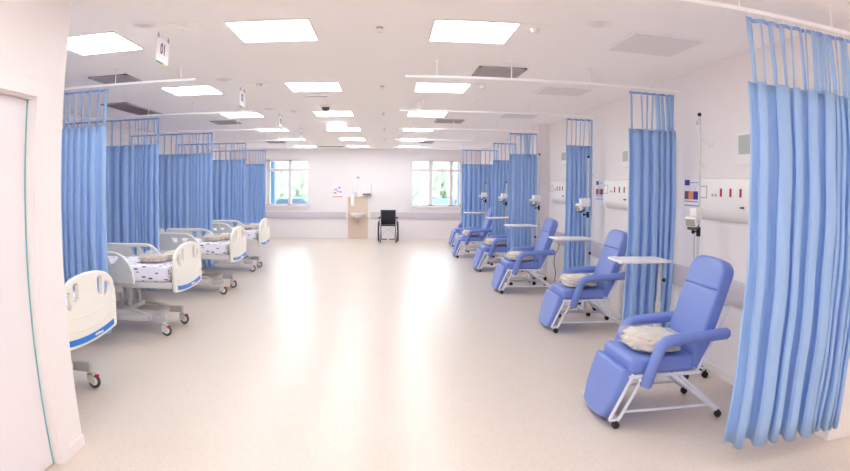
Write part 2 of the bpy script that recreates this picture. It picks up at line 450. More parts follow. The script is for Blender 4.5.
b = MB(); b.lathe([(.075, 0), (.075, -.03), (.06, -.035)], (0, 0, -.001)); b.build('dome_base', 'white_plastic', dm)
b = MB(); b.lathe([(.058, 0), (.052, -.03), (.03, -.05), (.005, -.055)], (0, 0, -.036)); b.build('dome', 'dark_grey', dm)
ex = thing('exit_lamp', 'slim white box lamp on the ceiling behind second middle light', 'lamp', (-.92, 7.7, H))
b = MB(); b.box(-.15, .15, -.03, .03, -.05, -.001, bev=.006); b.build('lamp_body', 'white_plastic', ex)
b = MB(); b.box(-.14, .14, -.034, -.031, -.045, -.03); b.build('lamp_top_edge', 'grille', ex)
ex = thing('hanging_exit_sign', 'blank pale sign panel hanging before the fourth middle light', 'sign', (-.95, 11.15, H))
b = MB(); b.box(-.18, .18, -.012, .012, -.16, -.03, bev=.004); b.build('sign_panel', 'exit_glow', ex)
for xx in (-.15, .15): MB().cyl((xx, 0, -.03), (xx, 0, 0), .003, 6).build('hanging_wire', 'steel', ex)
first = True
sp = thing('sprinkler_head', '', 'sprinkler', group='sprinkler heads along the centre line')
b = MB(); b.lathe([(.028, 0), (.028, -.004), (.012, -.007)], (0, 0, -.001)); b.build('escutcheon', 'grille', sp)
b = MB(); b.lathe([(.008, 0), (.008, -.03), (.02, -.032), (.02, -.036)], (0, 0, -.008), seg=12); b.build('sprinkler_nozzle', 'trim', sp)
for i, (y, s) in enumerate(((4.4, 'nearest the camera'), (7.07, 'second from the camera'), (9.7, 'third from the camera'), (12.4, 'fourth from the camera'), (15.0, 'farthest away'))):
    place(sp, first, 'tiny sprinkler head on the ceiling centre line, '+s, (-.075, y, H)); first = False
# hanging bay cards
for i, (y, s) in enumerate(((4.40, 'nearest the camera'), (7.1, 'second from the camera'), (9.8, 'third from the camera'), (12.15, 'farthest away'))):
    t = thing('bay_card', f'white bay number card hanging from the ceiling, {s}', 'sign', (-1.76, y, H), group='hanging bay number cards')
    b = MB(); b.box(-.002, .002, -.135, .135, -.235, -.035); b.build('card', 'paper', t, smooth=False)
    for yy in (-.11, .11): MB().tube([(0, yy, -.045), (0, yy, -.03), (0, yy, 0)], .009, 6, taper=lambda u: 1 if u < .6 else .35).build('clip', 'grille', t)
    link_mesh('bay_number', text_mesh('0%d' % (i+1), .12, .002, frame((.003, 0, -.12), (0, 1, 0), (0, 0, 1), (1, 0, 0))), 'ink_dark', t, False)
    b = MB(); b.box(.0021, .003, .02, .135, -.235, -.222); b.build('green_band', 'ink_green', t, smooth=False)
    b = MB(); b.box(.0021, .003, -.135, .02, -.235, -.222); b.build('teal_band', 'ink_teal', t, smooth=False)

# ------------------------------------------------------------------ curtains
ZT = 2.64
def track(x0, x1, y, rods, label, group='white curtain tracks'):
    t = thing('curtain_track', label, 'curtain track', (x0, y, ZT), group=group)
    b = MB(); b.box(0, x1-x0, -.012, .012, -.010, .014, bev=.003); b.build('track_rail', 'track', t, smooth=False)
    for x in rods:
        b = MB(); b.cyl((x-x0, 0, .01), (x-x0, 0, H-ZT-.004), .006, 8); b.lathe([(.025, 0), (.025, -.006)], (x-x0, 0, H-ZT-.002), seg=12); b.build('hanger_rod', 'track', t)
def curtain(x0, folds, y, label, side, ztop=2.23, zbot=.17, amp=.05, seed=0, straps=None, group=None, tail=None, hooks=False, sway=.02):
    rnd = random.Random(seed)
    t = thing('privacy_curtain', label, 'curtain', (x0, y, 0), group=group)
    xs = [0]
    for w in folds: xs.append(xs[-1]+w)
    n = 12; nz = 16; path = []; amps = [amp*min(1.25, (w/.12)**.5)*rnd.uniform(.5, 1.2) for w in folds]; offs = [rnd.uniform(-1, 1) for _ in folds]
    for i, w in enumerate(folds):
        for j in range(n+(i == len(folds)-1)):
            path.append((i, j/n))
    rows = []
    for k in range(nz+1):
        f = k/nz; z = ztop+(zbot-ztop)*f; row = []
        for (i, s) in path:
            w = folds[i]; a = amps[i]*(.55+.55*f)
            a2 = a+(amps[min(i+1, len(folds)-1)]*(.55+.55*f)-a)*max(0, s-.5)
            xx = xs[i]+w*s - .16*w*math.sin(4*PI*s)
            o0 = offs[i]; o1 = offs[min(i+1, len(folds)-1)]; oo = o0+(o1-o0)*s
            xx += sway*math.sin(f*2.2+oo*1.5)*f*oo
            yy = a2*math.sin(2*PI*s)+.012*oo*f+.006*math.sin(9*z+i)
            zz = z+(.012*math.sin(2*PI*s+oo) if k == nz else 0)
            row.append((xx, yy, zz))
        rows.append(row)
    b = MB(); b.sheet(rows); o = b.build('curtain_fabric', 'curtain', t)
    md = o.modifiers.new('thick', 'SOLIDIFY'); md.thickness = .002
    zh = 2.595
    # gathered header band that hangs under the track
    b = MB(); pts = []; W = xs[-1]; m = max(24, int(W/.012))
    for i in range(m+1):
        x = W*i/m; pts.append((x, .012*math.sin(x*70+seed)+.004*math.sin(x*31), zh-.006*abs(math.sin(x*36+seed))))
    b.tube(pts, .004, 6, r2=.013, up=(0, 0, 1)); b.build('header_tape', 'curtain_dark', t)
    st = straps or [(xs[i]+.15*w, max(.010, min(.026, w*.22))) for i, w in enumerate(folds)]+[(xs[-1]-.01, .03)]
    for (x, w) in st:
        b = MB(); dx = rnd.uniform(-.022, .022); yy = rnd.uniform(-.015, .015); tw = rnd.uniform(-.6, .6)
        g = []
        for k in range(7):
            f = k/6; a = tw*f; xx = x+dx*f; z = zh-(zh-ztop+.012)*f
            g.append([(xx-w/2*math.cos(a), yy*f-w/2*math.sin(a)-.006, z), (xx+w/2*math.cos(a), yy*f+w/2*math.sin(a)-.006, z)])
        b.sheet(g); o = b.build('strap', 'curtain', t); md = o.modifiers.new('thick', 'SOLIDIFY'); md.thickness = .002
    if hooks:
        for i in range(11):
            x = .02+(W-.04)*i/10
            b = MB(); b.cyl((x, 0, zh), (x, 0, ZT-.012), .003, 6); b.build('curtain_hook', 'track', t)
    return t
def mk(W, n, var=.35, seed=1):
    r = random.Random(seed); w = [r.uniform(1-var, 1+var) for _ in range(n)]; k = W/sum(w); return [a*k for a in w]
GR, GL = 'privacy curtains along the right wall', 'privacy curtains along the left wall'
curtain(1.935, [.10, .17, .09, .13, .15, .05, .045, .07, .04, .055], 2.8, 'pale blue privacy curtain nearest the camera at the right edge', 1, ztop=2.235, zbot=.17, amp=.055, seed=3,
        straps=[(.015, .035), (.10, .012), (.165, .036), (.25, .034), (.33, .014), (.40, .022), (.445, .014), (.51, .035), (.55, .036), (.585, .034), (.62, .03), (.65, .03), (.70, .014), (.755, .032), (.79, .034)], group=GR, hooks=True)
curtain(2.35, [.11, .09, .11, .06, .07, .07], 5.56, 'blue privacy curtain second in the right row, behind the nearest table', 1, amp=.045, seed=5,
        straps=[(.02, .022), (.13, .016), (.20, .02), (.26, .018), (.31, .05), (.36, .035), (.42, .04), (.46, .04), (.49, .03)], group=GR)
curtain(2.46, [.07, .06, .07, .06, .06, .06], 8.1, 'blue privacy curtain third in the right row, bunched narrow against the wall', 1, amp=.05, seed=8, group=GR)
curtain(2.16, [.11, .06, .08, .06, .07, .06, .06], 10.6, 'blue privacy curtain fourth in the right row, beside the wall pier', 1, amp=.05, seed=9,
        straps=[(.01, .012), (.1, .014), (.2, .03), (.27, .03), (.32, .04), (.37, .03), (.43, .02), (.49, .012)], group=GR)
curtain(2.30, [.09, .08, .08, .09, .09, .08], 13.1, 'blue privacy curtain fifth in the right row', 1, amp=.05, seed=10, group=GR)
curtain(1.93, [.09, .13, .12, .13, .12, .12, .11, .10], 15.65, 'blue privacy curtain farthest in the right row, in front of the window', 1, amp=.06, seed=11, group=GR)
curtain(-4.77, mk(1.3, 8, .2, 2)+[.06, .07, .07, .08, .08, .09, .10, .12], 5.53, 'blue privacy curtain nearest the door wall in the left row', 0, amp=.055, seed=21, group=GL)
curtain(-4.85, mk(1.22, 10, .25, 4)+[.05, .05, .05, .05, .1, .09], 8.12, 'blue privacy curtain second in the left row', 0, amp=.05, seed=22, group=GL)
curtain(-4.85, mk(1.2, 9, .25, 5)+[.07, .06, .06, .07, .1, .1], 10.68, 'blue privacy curtain third in the left row', 0, amp=.05, seed=23, group=GL)
curtain(-4.85, mk(1.3, 9, .25, 6)+[.08, .07, .06, .07, .08], 13.35, 'blue privacy curtain fourth in the left row', 0, amp=.05, seed=24, group=GL)
curtain(-4.85, mk(1.2, 9, .25, 7)+[.08, .07, .06, .07, .08], 16.1, 'blue privacy curtain farthest in the left row, beside the window', 0, amp=.05, seed=25, group=GL)
track(.9, 4.2, 2.8, [1.95-.05, 2.62], 'white curtain track across the top right corner')
TY = (5.56, 8.1, 10.6, 13.1, 15.65); RL = ('second', 'third', 'fourth', 'fifth', 'farthest')
for y, s in zip(TY, RL):
    x1 = 2.70 if y == 10.6 else XR
    track(.15, x1, y, [.45, 1.15, 1.93], f'thin white curtain track over the {s} curtain of the right row')
for y, s in zip((5.53, 8.12, 10.68, 13.35, 16.1), ('nearest',)+('second', 'third', 'fourth', 'farthest')):
    track(XL, -1.85, y, [-4.2, -3.42, -2.72, -2.0], f'thin white curtain track over the {s} curtain of the left row')

# ------------------------------------------------------------------ reclining chairs (front towards -x)
def make_chair():
    t = thing('recliner_chair', '', 'recliner chair', group='blue recliner chairs along the right wall')
    # seat
    b = MB(); b.box(-.335, .17, -.278, .278, .375, .49, bev=.035, seg=4); b.build('seat', 'vinyl', t)
    # backrest, leaning 21 degrees
    tilt = Matrix.Translation((.14, 0, .41)) @ Matrix.Rotation(R(19), 4, 'Y')
    up = tilt.to_3x3() @ Vector((0, 0, 1)); nrm = tilt.to_3x3() @ Vector((1, 0, 0)); o0 = tilt.translation
    fr = lambda h, d: frame(o0+up*h+nrm*d, (0, 1, 0), up, nrm)
    body = [(-.26, 0), (.26, 0), (.265, .3), (.26, .565), (-.26, .565), (-.265, .3)]
    o = link_mesh('backrest', slab([body], .10, .022, 3, fr(0, .05)), 'vinyl', t)
    K, hz = .258, .66
    head = [(-K, .557), (K, .557), (K, hz)]+[(K*math.cos(R(a))**.6, hz+.13*math.sin(R(a))**.75) for a in range(8, 90, 8)]+[(0, hz+.13)]+[(-K*math.cos(R(a))**.6, hz+.13*math.sin(R(a))**.75) for a in range(88, 0, -8)]+[(-K, hz)]
    link_mesh('headrest', slab([head], .108, .024, 3, fr(0, .048)), 'vinyl', o)
    # leg rest
    tl = Matrix.Translation((-.335, 0, .405)) @ Matrix.Rotation(R(17), 4, 'Y')
    up = tl.to_3x3() @ Vector((0, 0, 1)); nrm = tl.to_3x3() @ Vector((1, 0, 0))
    leg = [(-.275, 0), (.275, 0), (.28, -.12), (.265, -.24), (.22, -.35)]+[(.22*math.cos(R(a)), -.35-.05*math.sin(R(a))) for a in (20, 45, 70, 110, 135, 160)]+[(-.22, -.35), (-.265, -.24), (-.28, -.12)]
    link_mesh('leg_rest', slab([leg], .09, .022, 3, frame(tl.translation-nrm*.01, (0, 1, 0), up, nrm)), 'vinyl', t)
    # armrests
    for s in (-1, 1):
        y = .325*s
        b = MB(); p = fillet([(.39, y, .645), (.2, y, .637), (-.13, y, .615), (-.23, y, .315)], .075, 8)
        q = [p[0]+Vector((.018, 0, 0))]+p+[p[-1]+Vector((-.006, 0, -.014))]
        L = len(q)
        b.tube(q, .042, 14, r2=.044, up=(0, 1, 0), taper=lambda u, L=L: .72 if u < .5/(L-1) or u > 1-.5/(L-1) else 1)
        b.build('armrest', 'vinyl', t)
    # white steel frame
    b = MB(); r = .013
    for s in (-1, 1):
        y = .285*s
        b.tube(fillet([(-.31, y, .385), (-.46, y, .065), (-.39, y, .062), (-.235, y, .36)], .012), r)
        b.tube([(-.34, y, .366), (.22, y, .366)], .014, 8)
        b.tube([(.0, y, .36), (.405, y, .062)], .015, 8); b.tube([(.05, y, .36), (.43, y, .062)], .011, 8)
        b.tube([(-.37, y, .12), (.33, y, .11)], .011, 8)
        b.tube([(.2, y*.93, .36), (.435, y*.93, .84)], .012, 8)
        b.tube([(-.25, y, .34), (-.27, s*.315, .35)], .011, 8); b.tube([(.34, y, .66), (.36, s*.315, .64)], .01, 8)
    for (x, z) in ((-.40, .07), (.36, .10), (-.31, .366), (.20, .366), (.42, .83)):
        b.tube([(x, -.28, z), (x, .28, z)], .011, 8)
    b.build('chair_frame', 'frame_white', t)
    for (x, s) in ((-.41, -1), (-.41, 1), (.425, -1), (.425, 1)):
        b = MB(); b.lathe([(.018, -.02), (.026, -.016), (.026, -.004), (.012, 0), (.026, .004), (.026, .016), (.018, .02)], (x, .285*s, .0265), 'y', 16)
        b.tube([(x, .285*s, .03), (x, .285*s, .062)], .013, 8); b.build('caster', 'black', t)
    return t
chair = make_chair()
CH = [((1.955, 3.93), 0, 'blue vinyl recliner chair nearest the camera'),
      ((2.30, 6.73), 0, 'blue vinyl recliner chair second from the camera'),
      ((2.16, 9.29), 0, 'blue vinyl recliner chair third from the camera'),
      ((2.19, 11.70), 0, 'blue vinyl recliner chair fourth from the camera'),
      ((2.03, 14.05), 0, 'blue vinyl recliner chair fifth from the camera'),
      ((2.20, 16.6), 0, 'blue vinyl recliner chair farthest away, mostly hidden by the fifth')]
nth = ('nearest', 'second', 'third', 'fourth', 'fifth', 'farthest')
for i, ((x, y), a, lab) in enumerate(CH):
    place(chair, i == 0, lab, (x, y, 0), R(a))
# folded blankets in clear bags on the seats
for i, ((x, y), a, lab) in enumerate(CH[:5]):
    c = Vector((x, y, .492))+Matrix.Rotation(R(a), 3, 'Z') @ Vector((-.07, .0, .0))
    t = thing('bagged_blanket', f'beige folded blanket in a clear plastic bag on the {nth[i]} recliner', 'blanket', c, R(a), group='bagged blankets on the recliners')
    b = MB(); b.lump((0, 0, .058), (.19, .225, .055), .6, .10, 6, i+1); b.lump((-.02, .0, .088), (.15, .19, .038), .6, .12, 6, i+5); b.build('blanket_roll', 'blanket', t)
    b = MB(); b.lump((0, 0, .069), (.208, .248, .067), .62, .13, 9, i+9); b.build('plastic_bag', 'plastic_film', t)

# ------------------------------------------------------------------ hospital beds (foot towards +x, origin under the foot board)
def make_bed():
    t = thing('hospital_bed', '', 'hospital bed', group='hospital beds along the left wall')
    W = .47
    def board(x, nm, zt=0):
        # y -> local x, z -> local y
        out = [(-W, .535)]
        for i in range(13): u = -1+2*i/12; out.append((W*u*.97, .482+.03*u*u))
        out += [(W, .535), (W+.01, .72), (W, .83)]
        for i in range(15):
            a = PI*i/14; out.append((W*.985*math.copysign(abs(math.cos(a))**.85, math.cos(a)), .83+.175*math.sin(a)**.95+zt))
        out += [(-W, .83), (-W-.01, .72)]
        holes = []
        for s in (-1, 1):
            holes.append([(s*p[0], p[1]) for p in ((.29, .77), (.37, .81), (.39, .85), (.37, .885), (.315, .905), (.285, .89), (.275, .80))])
            holes.append([(s*p[0], p[1]) for p in ((.16, .83), (.20, .80), (.235, .80), (.24, .93), (.225, .95), (.175, .95), (.155, .93))])
        o = link_mesh(nm, slab([out]+holes, .035, .009, 2, frame((x, 0, 0), (0, 1, 0), (0, 0, 1), (1, 0, 0))), 'cream_plastic', t)
        return o
    fb = board(-.02, 'foot_board')
    st = []
    for i in range(17): u = -1+2*i/16; st.append((W*.86*u, .503+.03*u*u))
    for i in range(17): u = 1-2*i/16; st.append((W*.86*u, .547+.03*u*u))
    link_mesh('blue_stripe', slab([st], .004, 0, 0, frame((-.0005, 0, 0), (0, 1, 0), (0, 0, 1), (1, 0, 0))), 'bed_blue', fb, False)
    b = MB(); rnd = random.Random(4)
    for i in range(9): b.box(.002, .0035, .05+i*.016, .061+i*.016,   .518, .518+rnd.choice((.014, .018)))
    b.build('maker_mark', 'paper', fb, smooth=False)
    # moulded ridge lines on the board
    for zz in (.70, .60):
        MB().tube([(.0, W*.93*(-1+2*i/14), zz+.05*(-1+2*i/14)**2) for i in range(15)], .004, 6).build('moulded_ridge', 'cream_plastic', fb)
    board(-2.1, 'head_board')
    # mattress with printed sheet
    b = MB(); b.box(-2.06, -.10, -.43, .43, .61, .79, bev=.045, seg=4); m = b.build('mattress', 'sheet', t)
    b = MB(); b.lump((-1.8, 0, .855), (.2, .33, .075), .6, .05, 4, 3); b.build('pillow', 'linen', t)
    # deck and lift
    b = MB()
    for s in (-1, 1): b.box(-2.05, -.06, s*.40-.025, s*.40+.025, .545, .605, bev=.005)
    for x in (-2.0, -1.5, -1.0, -.55, -.12): b.box(x-.02, x+.02, -.40, .40, .55, .60)
    b.box(-2.05, -.08, -.42, .42, .60, .612)
    b.build('deck_frame', 'bed_metal', t)
    for x in (-.72, -1.55):
        b = MB()
        for s in (-1, 1):
            b.box(x-.02, x+.02, s*.14-.025, s*.14+.025, .27, .56, bev=.006); b.box(x-.11, x-.08, s*.14-.02, s*.14+.02, .27, .56, bev=.006)
        b.box(x-.13, x+.06, -.2, .2, .25, .30, bev=.01)
        b.build('lift_column', 'bed_metal', t)
    b = MB()
    for s in (-1, 1):
        b.box(-1.80, -.42, s*.29-.03, s*.29+.03, .155, .225, bev=.015, seg=3)
        b.tube(fillet([(-1.1, s*.18, .26), (-.75, s*.2, .275), (-.5, s*.27, .25), (-.24, s*.30, .165)], .2, 8), .02, 10)
        b.tube(fillet([(-1.1, s*.18, .26), (-1.45, s*.2, .275), (-1.75, s*.27, .25), (-1.98, s*.30, .165)], .2, 8), .02, 10)
    b.box(-.42, -.36, -.30, .30, .17, .22, bev=.01); b.box(-1.86, -1.80, -.30, .30, .17, .22, bev=.01)
    b.build('base_frame', 'bed_metal', t)
    for s in (-1, 1):
        b = MB(); b.box(-.38, -.20, s*.29-.034, s*.29+.034, .15, .225, bev=.02, seg=3); b.build('end_cap', 'cap_grey', t)
    for (x, s) in ((-.22, -1), (-.22, 1), (-1.98, -1), (-1.98, 1)):
        b = MB(); b.tube([(x, s*.31, .16), (x, s*.31, .125)], .022, 12); b.box(x-.03, x+.035, s*.31-.035, s*.31-.027, .05, .13); b.box(x-.03, x+.035, s*.31+.027, s*.31+.035, .05, .13); b.box(x-.03, x+.035, s*.31-.035, s*.31+.035, .115, .13)
        c = b.build('caster', 'bed_metal', t)
        b = MB(); b.ring((x+.02, s*.31, .062), .046, .0155, 'y', 24, 8); b.build('tyre', 'tyre', c)
        b = MB(); b.lathe([(.01, -.017), (.036, -.012), (.036, .012), (.01, .017)], (x+.02, s*.31, .062), 'y', 18); b.build('wheel_hub', 'white_plastic', c)
        b = MB(); b.box(x+.035, x+.07, s*.31-.014, s*.31+.014, .098, .12, bev=.005); b.build('brake_pedal', 'red', c)
    # side rails
    def rail(s, x0, x1, rnd0, rnd1, nm):
        # outline in (x,z)
        z0, z1 = .60, .93; L = x1-x0
        out = [(x0, z0), (x1, z0)]
        if rnd1: out += [(x1+.0, z0+.04), (x1-.01, .72), (x1-.05, .81), (x1-.12, .885), (x1-.20, .922), (x1-.28, z1)]
        else: out += [(x1, z1-.03), (x1-.03, z1)]
        if rnd0: out += [(x0+.2, z1), (x0+.1, .90), (x0+.02, .8)]
        else: out += [(x0+.03, z1), (x0, z1-.03)]
        holes = [[(x1-.46, .90), (x1-.42, .80), (x1-.36, .80), (x1-.37, .90)], [(x1-.32, .90), (x1-.27, .81), (x1-.22, .82), (x1-.17, .88), (x1-.20, .90)]] if L > .5 else []
        y = s*.475
        o = link_mesh(nm, slab([out]+holes, .03, .008, 2, frame((0, y, 0), (1, 0, 0), (0, 0, 1), (0, -1, 0))), 'rail_grey', t)
        edge = fillet([Vector((p[0], y, p[1])) for p in out[1:]+[out[0]]], .02, 3)
        b = MB(); b.tube(edge, .015, 8, r2=.015); b.build('rail_edge', 'cream_plastic', o)
        for bx in (x0+.2*L, x1-.2*L-.05): MB().box(bx, bx+.05, y-.02-s*.03, y+.02-s*.03, .50, .64).build('rail_bracket', 'bed_metal', o)
    for s in (-1, 1):
        rail(s, -1.40, -.50, False, True, 'side_rail'); rail(s, -2.0, -1.45, True, False, 'head_rail')
    return t
bed = make_bed()
BD = [((-2.215, 4.03), 'hospital bed nearest the door, partly hidden by the door wall'),
      ((-2.225, 6.49), 'hospital bed second from the camera'),
      ((-2.28, 9.12), 'hospital bed third from the camera'),
      ((-2.37, 11.6), 'hospital bed farthest from the camera')]
for i, ((x, y), lab) in enumerate(BD):
    place(bed, i == 0, lab, (x, y, 0), 0)
for i, ((x, y), lab) in enumerate(BD[1:]):
    t = thing('folded_blanket', f'brownish folded blanket in thin plastic on the {nth[i+1]} hospital bed', 'blanket', (x-.38, y, .792), R(8), group='bagged blankets on the beds')
    b = MB(); b.lump((-.03, -.1, .038), (.16, .15, .036), .55, .08, 5, i+2); b.build('blanket_roll', 'blanket_brown', t)
    b = MB(); b.lump((.15, .12, .05), (.10, .15, .048), .6, .12, 6, i+4); b.build('pale_blanket', 'blanket', t)
    b = MB(); b.lump((.03, .0, .052), (.24, .29, .05), .6, .12, 9, i+7); b.build('plastic_bag', 'plastic_film', t)

# ------------------------------------------------------------------ overbed tables
def make_table():
    t = thing('overbed_table', '', 'overbed table', group='overbed tables beside the recliners')
    b = MB(); b.box(-.25, .25, -.18, .18, .98, 1.003, bev=.008, seg=3); b.build('table_top', 'white_plastic', t)
    b = MB(); b.box(-.20, .22, -.03, .03, .958, .98); b.build('top_bracket', 'steel', t, smooth=False)
    b = MB(); b.box(.205, .235, -.015, .015, .5, .95, bev=.004); b.build('inner_column', 'steel', t)
    b = MB(); b.box(.198, .242, -.022, .022, .09, .60, bev=.005); b.build('outer_column', 'bed_metal', t)
    b = MB(); b.tube([(.235, 0, .80), (.272, 0, .80)], .006, 8); b.lathe([(.012, 0), (.02, .005), (.02, .02), (.012, .025)], (.255, 0, .80), 'x', 14); b.build('height_knob', 'black', t)
    b = MB()
    for s in (-1, 1): b.box(-.20, .24, s*.15-.018, s*.15+.018, .062, .095, bev=.005)
    b.box(.17, .22, -.16, .16, .06, .095, bev=.005); b.build('base_frame', 'steel', t)
    for (x, s) in ((-.18, -1), (-.18, 1), (.22, -1), (.22, 1)):
        b = MB(); b.lathe([(.016, -.018), (.028, -.014), (.028, .014), (.016, .018)], (x, s*.15, .0285), 'y', 16); b.tube([(x, s*.15, .03), (x, s*.15, .066)], .01, 8); b.build('caster', 'black', t)
    return t
tb = make_table()
TB = [((2.27, 5.08), 0), ((2.33, 7.40), 3), ((2.23, 9.95), 3), ((2.34, 12.5), 3), ((2.18, 14.95), 3)]
for i, ((x, y), a) in enumerate(TB):
    place(tb, i == 0, f'white overbed table behind the {nth[i]} recliner chair', (x, y, 0), R(a))

# ------------------------------------------------------------------ drip stands with monitors
def make_stand(top):
    t = thing('drip_stand', '', 'drip stand', group='drip stands beside the recliners')
    b = MB(); b.cyl((0, 0, .08), (0, 0, 1.28), .0125, 12); b.build('lower_pole', 'steel', t)
    b = MB(); b.cyl((0, 0, 1.2), (0, 0, top-.02), .0105, 12); b.build('upper_pole', 'steel', t)
    b = MB(); b.lathe([(.012, -.02), (.017, -.015), (.017, .005), (.008, .012)], (0, 0, top)); b.build('pole_cap', 'black', t)
    for k, (z, a) in enumerate(((top-.06, 200), (top-.24, -20), (top-.44, -30), (top-.62, 200))):
        L = (.045, .12, .05, .07)[k]; ca, sa = math.cos(R(a)), math.sin(R(a))
        p = [(0, 0, z+.01), (L*.5*ca, L*.5*sa, z+.005), (L*.75*ca, L*.75*sa, z-.04), (L*ca, L*sa, z-.035), (L*1.15*ca, L*1.15*sa, z+.0)]
        b = MB(); b.tube(fillet(p, .02, 4), .0035, 6); b.build('drip_hook', 'steel', t)
    b = MB(); b.tube([(0, 0, 1.24), (0, 0, 1.32)], .02, 12); b.tube([(-.015, 0, 1.28), (-.05, 0, 1.28)], .007, 8); b.lathe([(.010, 0), (.019, -.004), (.019, -.018), (.010, -.022)], (-.045, 0, 1.28), 'x', 14); b.build('clamp_knob', 'black', t)
    for i in range(5):
        a = R(20+72*i); x, y = .175*math.cos(a), .175*math.sin(a)
        b = MB(); b.tube([(0, 0, .10), (x*.5, y*.5, .095), (x, y, .075)], .013, 8); o = b.build('base_leg', 'steel', t)
        b = MB(); b.lathe([(.015, -.017), (.03, -.012), (.03, .012), (.015, .017)], (x, y, .0305), 'y', 14); b.tube([(x, y, .03), (x, y, .08)], .01, 8); b.build('caster', 'black', o)
    return t
def make_monitor():
    t = thing('vital_signs_monitor', '', 'monitor', group='monitors clamped on the drip stands')
    T = Matrix.Rotation(R(-24), 4, 'Y')
    b = MB(); b.box(-.165, -.12, -.055, .055, .0, .09, bev=.012, seg=3, mtx=T); b.build('monitor_body', 'white_plastic', t)
    b = MB(); b.box(-.169, -.164, -.045, .045, .012, .078, mtx=T); b.build('monitor_screen', 'screen', t, smooth=False)
    b = MB(); b.box(-.16, -.09, -.045, .045, -.03, -.001, bev=.005, mtx=T); b.build('printer_slot', 'dark_grey', t)
    b = MB(); b.box(-.125, .02, -.035, .035, -.01, .10, bev=.015); b.build('pole_bracket', 'white_plastic', t)
    b = MB(); b.tube(fillet([(.02, .03, .0), (.04, .06, -.15), (.035, .05, -.35), (.06, .03, -.5), (.02, -.03, -.75)], .1, 6), .004, 6); b.build('cable', 'line_grey', t)
    return t
ST = [((2.66, 4.68), 2.30, 35), ((2.67, 7.76), 2.06, 15), ((2.64, 10.33), 2.22, 20), ((2.56, 12.88), 1.75, 20), ((2.51, 15.32), 1.75, 20)]
mon = make_monitor()
for i, ((x, y), top, a) in enumerate(ST):
    s = make_stand(top); s.location = (x, y, 0); s['label'] = f'steel wheeled drip stand beside the {nth[i]} recliner chair'
    place(mon, i == 0, f'small white vital signs monitor on the {nth[i]} drip stand', (x, y, 1.40 if i else 1.39), R(a))

# ------------------------------------------------------------------ wall units on the right wall
def head_panel(y0, y1, lab):
    t = thing('wall_service_panel', lab, 'service panel', (XR, y0, 0), group='medical service panels on the right wall')
    L = y1-y0
    prof = [(0, 1.375), (-.045, 1.385), (-.08, 1.42), (-.10, 1.48), (-.105, 1.54), (-.105, 1.71), (-.09, 1.745), (0, 1.755)]
    b = MB(); g = [[(x, yy, z) for (x, z) in prof] for yy in (0, L)]
    b.sheet(g)
    b.bm.faces.new([v for v in b.bm.verts][:len(prof)]); b.bm.faces.new([v for v in b.bm.verts][len(prof):][::-1])
    b.build('panel_body', 'white_plastic', t)
    for k in range(3):
        yy = L-.42-.16*k
        if yy < .05: break
        b = MB(); b.box(-.112, -.105, yy-.013, yy+.013, 1.59, 1.66, bev=.002); b.build('gas_outlet', 'outlet_red', t)
    for k in range(2):
        yy = L-.27-.06*k
        b = MB(); b.lathe([(.012, 0), (.012, -.005)], (-.105, yy, 1.60), 'x', 12); b.build('socket', 'line_grey', t)
    b = MB(); ys, z0, z1 = L-.17, 1.57, 1.68
    for a in ((ys, L-.01, z0, z0+.008), (ys, L-.01, z1-.008, z1), (ys, ys+.008, z0, z1), (L-.018, L-.01, z0, z1)): b.box(-.108, -.105, *a)
    b.build('switch_plate', 'line_grey', t, smooth=False)
    b = MB(); b.box(-.125, -.105, L-.80, L-.76, 1.50, 1.515); b.build('valve_lever', 'dark_grey', t)
head_panel(3.45, 4.98, 'white medical service panel with red outlets behind the nearest recliner')
head_panel(5.9, 7.56, 'white medical service panel with red outlets behind the second recliner')
head_panel(8.6, 10.2, 'white medical service panel behind the third recliner')
def notice(y, z, lab):
    t = thing('wall_notice', lab, 'notice', (XR, y, z), group='printed notices beside the service panels')
    b = MB(); b.box(-.012, -.001, -.19, .19, -.17, .16, bev=.002); b.build('notice_board', 'paper', t, smooth=False)
    F = lambda y0, y1, z0, z1, m, nm: MB().box(-.0135, -.0121, y0, y1, z0, z1).build(nm, m, t, smooth=False)
    F(.05, .155, .085, .14, 'ink_blue', 'blue_block')
    F(-.15, .04, .108, .116, 'ink_pale', 'heading')
    F(.07, .155, -.05, .03, 'ink_brown', 'brown_picture'); F(-.03, .07, -.05, .03, 'ink_orange', 'orange_picture'); F(-.13, -.03, -.05, .03, 'ink_blue', 'violet_picture')
    F(-.14, .15, -.075, -.063, 'ink_pale', 'text_line'); F(-.14, .15, -.115, -.103, 'ink_pale', 'text_line')
notice(5.27, 1.60, 'printed notice with coloured pictures behind the nearest drip stand')
notice(7.95, 1.60, 'printed notice beside the second service panel')
def wallbox(y0, y1, z0, z1, lab):
    t = thing('wall_panel_box', lab, 'wall box', (XR, (y0+y1)/2, z0), group='small wall boxes on the right wall')
    w, h = (y1-y0)/2, z1-z0
    b = MB(); b.box(-.05, -.001, -w, w, 0, h, bev=.006); b.build('box_body', 'white_plastic', t)
    b = MB(); b.box(-.053, -.05, -w*.68, w*.68, h*.32, h*.90); b.build('box_face', 'box_grey', t, smooth=False)
wallbox(4.14, 4.40, 1.86, 2.13, 'small white wall box with grey face above the nearest service panel')
wallbox(6.80, 7.06, 1.90, 2.12, 'small wall box left of the second right curtain')
wallbox(9.45, 9.78, 2.02, 2.24, 'small wall box left of the third right curtain')
pc = thing('power_cord', 'thin grey power cord curling by the wall behind the third recliner', 'cord', (2.8, 9.75, 0))
b = MB(); b.tube(fillet([(-.12, -.05, .012), (-.02, 0, .02), (.03, .02, .2), (-.03, .0, .38), (.0, .0, .55), (.06, .02, .62), (.065, .02, .70)], .12, 6), .006, 6); b.build('cord', 'dark_grey', pc)

